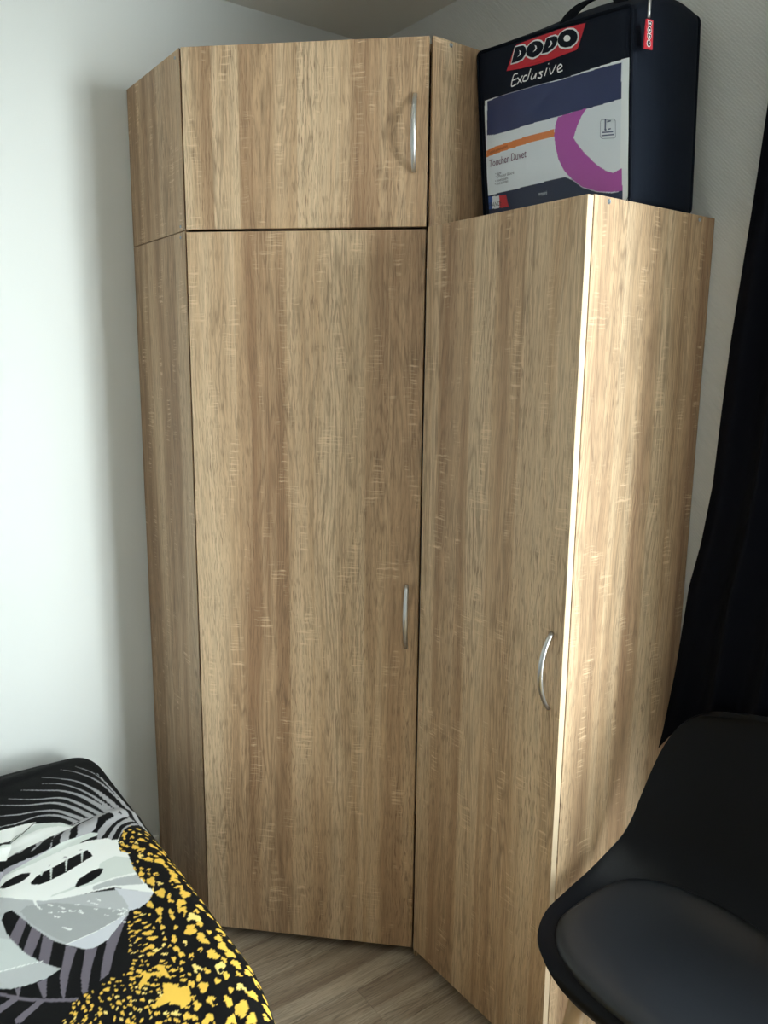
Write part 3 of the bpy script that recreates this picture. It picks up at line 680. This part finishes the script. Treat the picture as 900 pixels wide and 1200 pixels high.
# carrying strap over the top, zip puller and hanging tag
def strap(name, pts, width, mat, parent, side):
    pts=catmull(pts,26); b=bmesh.new(); rows=[]
    for i,p in enumerate(pts):
        s=Vector(side).normalized()*width/2
        t=Vector(pts[min(i+1,25)]-pts[max(i-1,0)]).normalized(); n=t.cross(s).normalized()*.0016
        c=P(*p)-bag.location; s=Vector((s.x,-s.y,s.z)); n=Vector((n.x,-n.y,n.z))
        rows.append([b.verts.new(c+s+n),b.verts.new(c-s+n),b.verts.new(c-s-n),b.verts.new(c+s-n)])
    for r0,r1 in zip(rows,rows[1:]):
        for k in range(4): b.faces.new((r0[k],r0[(k+1)%4],r1[(k+1)%4],r1[k]))
    b.faces.new(rows[0][::-1]); b.faces.new(rows[-1]); bmesh.ops.recalc_face_normals(b,faces=b.faces[:])
    return bm_obj(name,b,mat,parent,smooth=False)
strap('carrying_strap',[(.949,.236,2.072),(.956,.232,2.096),(.972,.215,2.118),(.990,.195,2.129),(1.012,.19,2.130),(1.035,.195,2.120),(1.054,.205,2.100),(1.062,.21,2.075)],.026,plain('black_webbing',(.003,.004,.007),.8,0.0,Specular_IOR_Level=.1),bag,(.82,-.30,0))
TU=1.1385
b=bmesh.new(); tube(b,[P(TU,.2345,z)-bag.location for z in (2.040,2.050,2.058,2.075)],.0032,8,.6)
for k in range(1): pass
bm_obj('zip_pull',b,MAT['steel'],bag,smooth=True)
b=bmesh.new(); tq=[(.2440,1.990),(.2205,1.9925),(.2235,2.038),(.2415,2.0365)]
l0=bag.location
lo=[b.verts.new(P(TU-.0012,v,z)-l0) for v,z in tq]; hi=[b.verts.new(P(TU+.0012,v,z)-l0) for v,z in tq]
b.faces.new(lo[::-1]); b.faces.new(hi)
for i in range(4): b.faces.new((lo[i],lo[(i+1)%4],hi[(i+1)%4],hi[i]))
bmesh.ops.recalc_face_normals(b,faces=b.faces[:])
hang=bm_obj('hang_tag',b,red,bag); hang['label']='small red brand tag on the zip'
def tag_poly(name,pts,mat,lift):
    bb=bmesh.new(); f=bb.faces.new([bb.verts.new(P(TU+.0012+lift,v,z)-l0) for v,z in pts]); bb.normal_update()
    if f.normal.x<0: f.normal_flip()
    return bm_obj(name,bb,mat,hang)
def tl(kind,cz,r):
    cv=.2325+(2.015-cz)*-.02
    if kind=='o': return [(cv+r*math.cos(a),cz+r*math.sin(a)) for a in np.linspace(0,2*PI,16,endpoint=False)]
    return [(cv+r,cz+r*.75)]+[(cv+r*math.cos(a),cz+r*.4+r*1.25*math.sin(a)) for a in np.linspace(0,-PI,9)]+[(cv-r,cz+r*.75)]
for kind,cz in (('d',2.0305),('o',2.0205),('d',2.0105),('o',2.0)):
    tag_poly('letter_outline',tl(kind,cz,.0058),white,.0004); tag_poly('letter',tl(kind,cz,.0046),navy,.0008); tag_poly('letter_mark',tl('o',cz,.0017),white,.0012)

# ---------------------------------------------------------------- shell chair in front of the curtain
CU, CV0 = 1.430, .362
chair = empty('shell_chair', P(CU,CV0,0), 'black moulded shell chair with a padded seat, by the dark curtain', 'chair')
# profile along the middle: (forward f, height z, half width, side lift, side wrap forward)
PR = [(.168,.428,.075,.000,.0),(.172,.440,.120,.003,.0),(.164,.451,.165,.008,.0),(.140,.456,.198,.014,.0),(.092,.453,.222,.025,.0),(.030,.446,.231,.040,.0),(-.040,.443,.234,.058,.004),(-.110,.452,.231,.075,.016),
      (-.160,.480,.226,.070,.034),(-.190,.530,.221,.050,.046),(-.210,.590,.217,.030,.050),(-.228,.655,.212,.015,.046),(-.243,.715,.203,.006,.040),(-.254,.765,.186,.000,.034),(-.261,.800,.158,-.004,.028),(-.264,.822,.118,-.008,.022),(-.264,.832,.060,-.006,.014)]
PC = catmull(PR, 160)
def seat_pt(s, t):
    x=t*(len(PC)-1); i=min(int(x),len(PC)-2); f,z,w,li,wr = PC[i]+(PC[i+1]-PC[i])*(x-i)
    k=abs(s)
    return Vector((s*w, -(f+wr*k**2.2), z+li*k**2.6))
def seat_n(s,t):
    h=.004; a=seat_pt(min(s+h,1.2),t)-seat_pt(s-h,t); b=seat_pt(s,min(t+h,1))-seat_pt(s,max(t-h,0)); n=a.cross(b)
    n.normalize(); return n if n.z-n.y*.9>0 or n.z>.2 else -n
NS,NTT=44,96
verts=[seat_pt(-1+2*j/NS, i/NTT) for i in range(NTT+1) for j in range(NS+1)]
faces=[(i*(NS+1)+j,i*(NS+1)+j+1,(i+1)*(NS+1)+j+1,(i+1)*(NS+1)+j) for i in range(NTT) for j in range(NS)]
shellm=NT('black_moulded_plastic'); shellm.bump(shellm.noise(shellm.n('ShaderNodeTexCoord').outputs['Object'],700,2),.12,.0006)
shellm=shellm.out(Base_Color=(.0018,.0023,.0040,1),Roughness=.42,Specular_IOR_Level=.16)
sh=mesh_obj('shell',verts,faces,shellm,chair,smooth=True)
md=sh.modifiers.new('thickness','SOLIDIFY'); md.thickness=.010; md.offset=0.0
md=sh.modifiers.new('round_rim','BEVEL'); md.width=.0035; md.segments=3; md.limit_method='ANGLE'; md.angle_limit=.9
# padded seat: a disc in (s,t) lifted off the shell
T0,T1=.130,.515
verts=[];NR,NA=16,72
def pad_pt(r,a):
    n=2.7; ca,sa=math.cos(a),math.sin(a)
    sx=math.copysign(abs(ca)**(2/n),ca)*r; ty=math.copysign(abs(sa)**(2/n),sa)*r
    s=sx*.885*(1-.05*ty); t=(T0+T1)/2+ty*(T1-T0)/2
    p=seat_pt(s,t); n_=seat_n(s,t)
    h=.004+.019*max(0,1-r**7)**.5
    return p+n_*h
verts=[pad_pt(0,0)]
for i in range(1,NR+1):
    r=1-(1-i/NR)**1.7
    verts+= [pad_pt(r,2*PI*k/NA) for k in range(NA)]
faces=[(0,1+k,1+(k+1)%NA) for k in range(NA)]
for i in range(NR-1):
    a0=1+i*NA; b0=a0+NA
    faces+=[(a0+k,b0+k,b0+(k+1)%NA,a0+(k+1)%NA) for k in range(NA)]
padm=NT('black_leatherette'); tcp=padm.n('ShaderNodeTexCoord').outputs['Object']
padm.bump(padm.n('ShaderNodeTexVoronoi',{'Vector':tcp,'Scale':700.0}).outputs['Distance'],.10,.0005)
padm=padm.out(Base_Color=(.0085,.0105,.0145,1),Roughness=.44,Specular_IOR_Level=.5)
cu=mesh_obj('seat_cushion',verts,faces,padm,chair,smooth=True)
bpy.context.view_layer.update()
cu['label']='padded leatherette seat cushion'
woodleg=plain('beech_leg',(.42,.27,.14),.5); blackmetal=plain('black_metal_frame',(.02,.02,.022),.4,.6)
for sx in (-1,1):
    for fy,ty in ((-.12,-.165),(-.01,-.005)):
        b=bmesh.new(); tube(b,[(sx*.11,fy,.415),(sx*.135,(fy+ty)/2,.2),(sx*.160,ty,.0)],[.017,.016,.011],12)
        bm_obj('leg',b,woodleg,chair,smooth=True)
b=bmesh.new()
for z in (.40,.27):
    k=.112 if z>.3 else .127
    for sx in (-1,1): tube(b,[(sx*k,-.12 if z>.3 else -.135,z),(-sx*k,-.009 if z>.3 else -.007,z)],.005,8)
box(b,(-.10,-.12,.405),(.10,.05,.436),.004)
bm_obj('under_frame',b,blackmetal,chair)

# ---------------------------------------------------------------- dark curtain on a rod
EDGE=[(.660,1.163),(.706,1.171),(.824,1.186),(.862,1.190),(.95,1.197),(1.026,1.203),(1.117,1.221),(1.236,1.235),(1.38,1.240),(1.505,1.246),(1.624,1.255),(1.725,1.263),(1.822,1.270),(1.903,1.275),(2.05,1.284),(2.22,1.293)]
ez=[a for a,_ in EDGE]; eu=[b-.011 for _,b in EDGE]
CUE=1.64; NC,NZ=240,110; verts=[]
for i in range(NZ+1):
    for j in range(NC+1):
        a=j/NC
        hem=.660+.055*min(1,a/.055)**.9-.012*math.sin(min(a,1)*9)
        z=hem+(2.206-hem)*(i/NZ)
        ul=float(np.interp(z,ez,eu)); u=ul+(CUE-ul)*a
        amp=.017*min(1,a*7)
        ph=2*PI*5.5*a+.8*math.sin(2.1*z+3*a)
        v=.058+amp*math.sin(ph)+.004*math.sin(5*z+11*a)*min(1,a*6)
        verts.append(P(u+.006*math.cos(ph)*min(1,a*5),max(v,.022),z)-P(1.5,.08,2.2))
faces=[(i*(NC+1)+j,i*(NC+1)+j+1,(i+1)*(NC+1)+j+1,(i+1)*(NC+1)+j) for i in range(NZ) for j in range(NC)]
curtm=NT('navy_blackout_cloth'); curtm.bump(curtm.noise(curtm.n('ShaderNodeTexCoord').outputs['Object'],1100,2),.2,.0005)
curtm=curtm.out(Base_Color=(.0016,.0022,.0052,1),Roughness=.85,Specular_IOR_Level=.1)
curt=mesh_obj('curtain',verts,faces,curtm,None,P(1.5,.08,2.2),True)
md=curt.modifiers.new('cloth_thickness','SOLIDIFY'); md.thickness=.0022; md.offset=0
tag(curt,'very dark navy curtain hanging from a rod beside the wardrobe, behind the chair','curtain')
rod=empty('curtain_rod',P(2.75,.058,2.219),'thin dark curtain rod on the right wall above the window','rod')
b=bmesh.new(); tube(b,[(-1.5,0,0),(1.5,0,0)],.010,12); bm_obj('pole',b,blackmetal,rod,smooth=True)
for x in (-1.45,1.45):
    b=bmesh.new(); tube(b,[(x,.0565,-.012),(x,.01,-.012)],.006,8); box(b,(x-.012,.053,-.04),(x+.012,.0575,.03),.001); bm_obj('bracket',b,blackmetal,rod)

# ---------------------------------------------------------------- bed with a printed duvet
BU0,BU1,BV0,BV1=.055,1.93,.985,2.33
bed=empty('bed',P((BU0+BU1)/2,(BV0+BV1)/2,0),'low dark bed with white mattress under the printed duvet, against the left wall','bed')
l=bed.location
def bb(name,a,b_,mat,bev):
    b=bmesh.new(); box(b,(a[0]-l.x,-b_[1]-l.y,a[2]),(b_[0]-l.x,-a[1]-l.y,b_[2]),bev,2); return bm_obj(name,b,mat,bed)
bb('bed_base',(BU0+.01,BV0+.08,.08),(BU1-.02,BV1-.02,.24),plain('charcoal_upholstery',(.03,.03,.033),.9),.008)
bb('mattress',(BU0,BV0+.075,.242),(BU1-.01,BV1-.012,.415),plain('white_ticking',(.7,.7,.68),.9),.03)
for x in (BU0+.08,BU1-.08):
    for v in (BV0+.14,BV1-.08):
        b=bmesh.new(); tube(b,[(x-l.x,-v-l.y,0),(x-l.x,-v-l.y,.08)],.025,12); bm_obj('leg',b,blackmetal,bed)
PAL={k:np.array(lin(c)) for k,c in dict(grey=(166,166,171),black=(13,13,15),white=(238,241,240),pale=(214,221,218),mauve=(110,104,115),lgrey=(183,187,190),dgrey=(165,169,171),pgrey=(196,203,203),tip=(205,208,216),lilac=(178,176,188),gold=(238,194,84),gold2=(247,218,128)).items()}
def near(poly_pts, X, Y, w0, w1):
    p=catmull(poly_pts,len(poly_pts)*5) if len(poly_pts)>2 else np.array(poly_pts,float)
    best=np.full(X.shape,-1.0); L=np.r_[0,np.cumsum(np.linalg.norm(np.diff(p,axis=0),axis=1))]; L/=L[-1]
    for i in range(len(p)-1):
        d=p[i+1]-p[i]; q=(d**2).sum()+1e-12
        t=np.clip(((X-p[i,0])*d[0]+(Y-p[i,1])*d[1])/q,0,1)
        dist=np.hypot(X-p[i,0]-t*d[0],Y-p[i,1]-t*d[1]); w=w0+(w1-w0)*(L[i]+t*(L[i+1]-L[i]))
        best=np.maximum(best,w/2-dist)
    return best>0
WS=.00050
def bounds(pts, pad): a=np.array(pts); return a[:,0].min()-pad,a[:,0].max()+pad,a[:,1].min()-pad,a[:,1].max()+pad
def print_colour(X, Y):
    col=np.zeros(X.shape+(3,)); col[:]=PAL['black']
    # the repeat of the print: the motif, its mirror image about the seam line, and both again further down the bed
    q0=np.array((.085,1.170)); qd=np.array((.799,.152)); qd/=np.linalg.norm(qd); qn=np.array((-qd[1],qd[0]))
    def same(p): return tuple(p)
    def mirror(p): p=np.array(p); return tuple(p-2*qn*np.dot(p-q0,qn))
    for fn,du,dv in ((mirror,0,0),(same,0,0),(mirror,.70,.62),(same,.70,.62),(same,-.12,.95)):
        for op in PRINT:
            pts=[(a+du,b+dv) for a,b in map(fn,op[-1])]; x0,x1,y0,y1=bounds(pts,.03)
            m=(X>=x0)&(X<=x1)&(Y>=y0)&(Y<=y1)
            if not m.any(): continue
            k=in_poly(pts,X[m],Y[m]) if op[0]=='p' else near(pts,X[m],Y[m],op[2]*WS,op[3]*WS)
            c=col[m]; c[k]=PAL[op[1]]; col[m]=c
    region=in_poly([(1.9,.70) if p==(1.9,.9) else p for p in SPOT_REGION[:5]+[(SPOT_REGION[4][0],.70)]+SPOT_REGION[5:]],X,Y); col[region]=PAL['black']
    rg=random.Random(11); done=[]
    def fld(u,v):      # spot half length (m), orientation
        d=v-.955
        s=.0112 if d<.085 else (.0074 if d<.13 else .0046)
        s*=.62+.38*min(1,max(0,(u-.48)/.28))
        if u>1.0: s*=1.15
        ang=.25+1.5*math.sin(3.1*u+8*v) if d>.10 else .18*math.sin(9*u)
        return s,ang
    cell={}
    tries=30000
    for _ in range(tries):
        u=rg.uniform(.46,1.93); v=rg.uniform(.72,1.62); s,ang=fld(u,v); s*=rg.choice((1,1,.62)); r=s*1.86
        gx,gy=int(u/.02),int(v/.02); ok=True
        for i in range(gx-2,gx+3):
            for j in range(gy-2,gy+3):
                for (a,b,rr) in cell.get((i,j),()):
                    if (a-u)**2+(b-v)**2<((r+rr)/2)**2*1.02: ok=False;break
                if not ok: break
            if not ok: break
        if not ok: continue
        cell.setdefault((gx,gy),[]).append((u,v,r)); done.append((u,v,s,ang+rg.gauss(0,.25),rg.uniform(.75,1.2),rg.uniform(.40,.68),rg.random(),rg.uniform(0,6),rg.uniform(0,6)))
    uu,vv=X[0],Y[:,0]
    for (u,v,s,ang,k,asp,typ,p1,p2) in done:
        a=s*k; j0,j1=np.searchsorted(uu,[u-a*1.5,u+a*1.5]); i0,i1=np.searchsorted(vv,[v-a*1.5,v+a*1.5])
        if j1<=j0 or i1<=i0: continue
        x=X[i0:i1,j0:j1]-u; y=Y[i0:i1,j0:j1]-v; c,sn=math.cos(ang),math.sin(ang)
        lx=(x*c+y*sn)/a; ly=(-x*sn+y*c)/(a*asp); th=np.arctan2(ly,lx); rr=np.hypot(lx,ly)
        ins=rr<1+.16*np.sin(3*th+p1)+.12*np.sin(5*th+p2)
        if typ<.35: ins&=np.hypot(lx+.1*math.sin(p1)-.55,ly-.45*math.cos(p2))>.48
        ins&=region[i0:i1,j0:j1]
        sub=col[i0:i1,j0:j1]; sub[ins]=PAL['gold'] if typ>.15 else PAL['gold2']
    face=in_poly([(a,b) for a,b in FACE],X,Y)|in_poly(FACE2,X,Y)
    col[face]=PAL['gold']
    return col
def duvet_surface():
    us=np.r_[np.arange(.03,1.24,.0021),np.arange(1.24,1.99,.009)]
    vs=np.r_[np.arange(.70,.925,.012),np.arange(.925,1.345,.0021),np.arange(1.345,1.78,.0042),np.arange(1.78,2.62,.009)]
    X,Y=np.meshgrid(us,vs)
    # arc-length cloth coordinate across v: beyond the rounded edge the cloth hangs down
    return X,Y
X,Y=duvet_surface()
TOPZ,RAD,VE,UE=.460,.050,1.000,1.915
def hang(q, edge, sgn):
    """cloth coordinate -> (position, drop) for a top that rolls over an edge of radius RAD"""
    s=(q-edge)*sgn; arc=RAD*PI/2; pos=np.where(s<0,q,0.0); drop=np.zeros_like(q)
    m=(s>=0)&(s<arc); pos=np.where(m,edge+sgn*RAD*np.sin(s/RAD),pos); drop=np.where(m,RAD*(1-np.cos(np.clip(s,0,arc)/RAD)),drop)
    m=s>=arc; pos=np.where(m,edge+sgn*RAD,pos); drop=np.where(m,RAD+(s-arc),drop)
    return pos,drop
vpos,d1=hang(Y,VE,-1); vpos2,d1b=hang(Y,BV1-.02,1); vpos=np.where(Y>1.5,vpos2,vpos); d1=d1+d1b
upos,d2=hang(X,UE,1)
rg=np.random.RandomState(2); relief=np.zeros_like(X)
for k in range(14):
    a=rg.uniform(0,PI); f=rg.uniform(5,17); relief+=np.sin((X*math.cos(a)+Y*math.sin(a))*f+rg.uniform(0,6))*.55/f**.8
relief*=.016
for k in range(38):          # soft creases
    cx,cy=rg.uniform(.1,1.7),rg.uniform(1.0,2.2); a=rg.uniform(0,PI); ln=rg.uniform(.08,.25)
    xx=(X-cx)*math.cos(a)+(Y-cy)*math.sin(a); yy=-(X-cx)*math.sin(a)+(Y-cy)*math.cos(a)
    relief+=rg.uniform(-.006,.008)*np.exp(-(xx/ln)**2-(yy/.014)**2)
side=np.clip((d1+d2)/.08,0,1)
head=np.clip((.17-X)/.12,0,1)
Zs=TOPZ+relief*(1-.7*side)-(d1+d2)-head**2*.05
Zs=np.maximum(Zs,.12+.02*np.sin(9*X+7*Y))
wob=.010*np.sin(14*X+2*np.sin(5*X))*np.clip((d1-.04)/.12,0,1)
vpos=vpos+np.where(Y<1.3,1,0)*.050*np.clip((X-.98)/.22,0,1)**1.3*np.clip((1.3-Y)/.25,0,1)
POSD=np.stack([upos,-(vpos-wob*np.where(Y>1.5,-1,1)),Zs],-1)
dl=P((BU0+BU1)/2,(BV0+BV1)/2,.46); POSD=POSD-np.array(dl)
t,a=attr_material('printed_cotton',.8); tcd=t.n('ShaderNodeTexCoord').outputs['Object']
t.bump(t.math('ADD',t.noise(tcd,1300,2),t.math('MULTIPLY',t.noise(tcd,30,3),5.0)),.22,.0012)
dm=t.out(Base_Color=a,Roughness=.8,Specular_IOR_Level=.15)
YP=Y-.022      # print registered to the rolled edge
duv=colour_grid('duvet',X,YP,POSD,print_colour(X,Y),dm,None); duv.location=dl
md=duv.modifiers.new('filling','SOLIDIFY'); md.thickness=.022; md.offset=-1
tag(duv,'black duvet printed with palm fronds, white leaves and golden spots, spread on the bed','duvet')
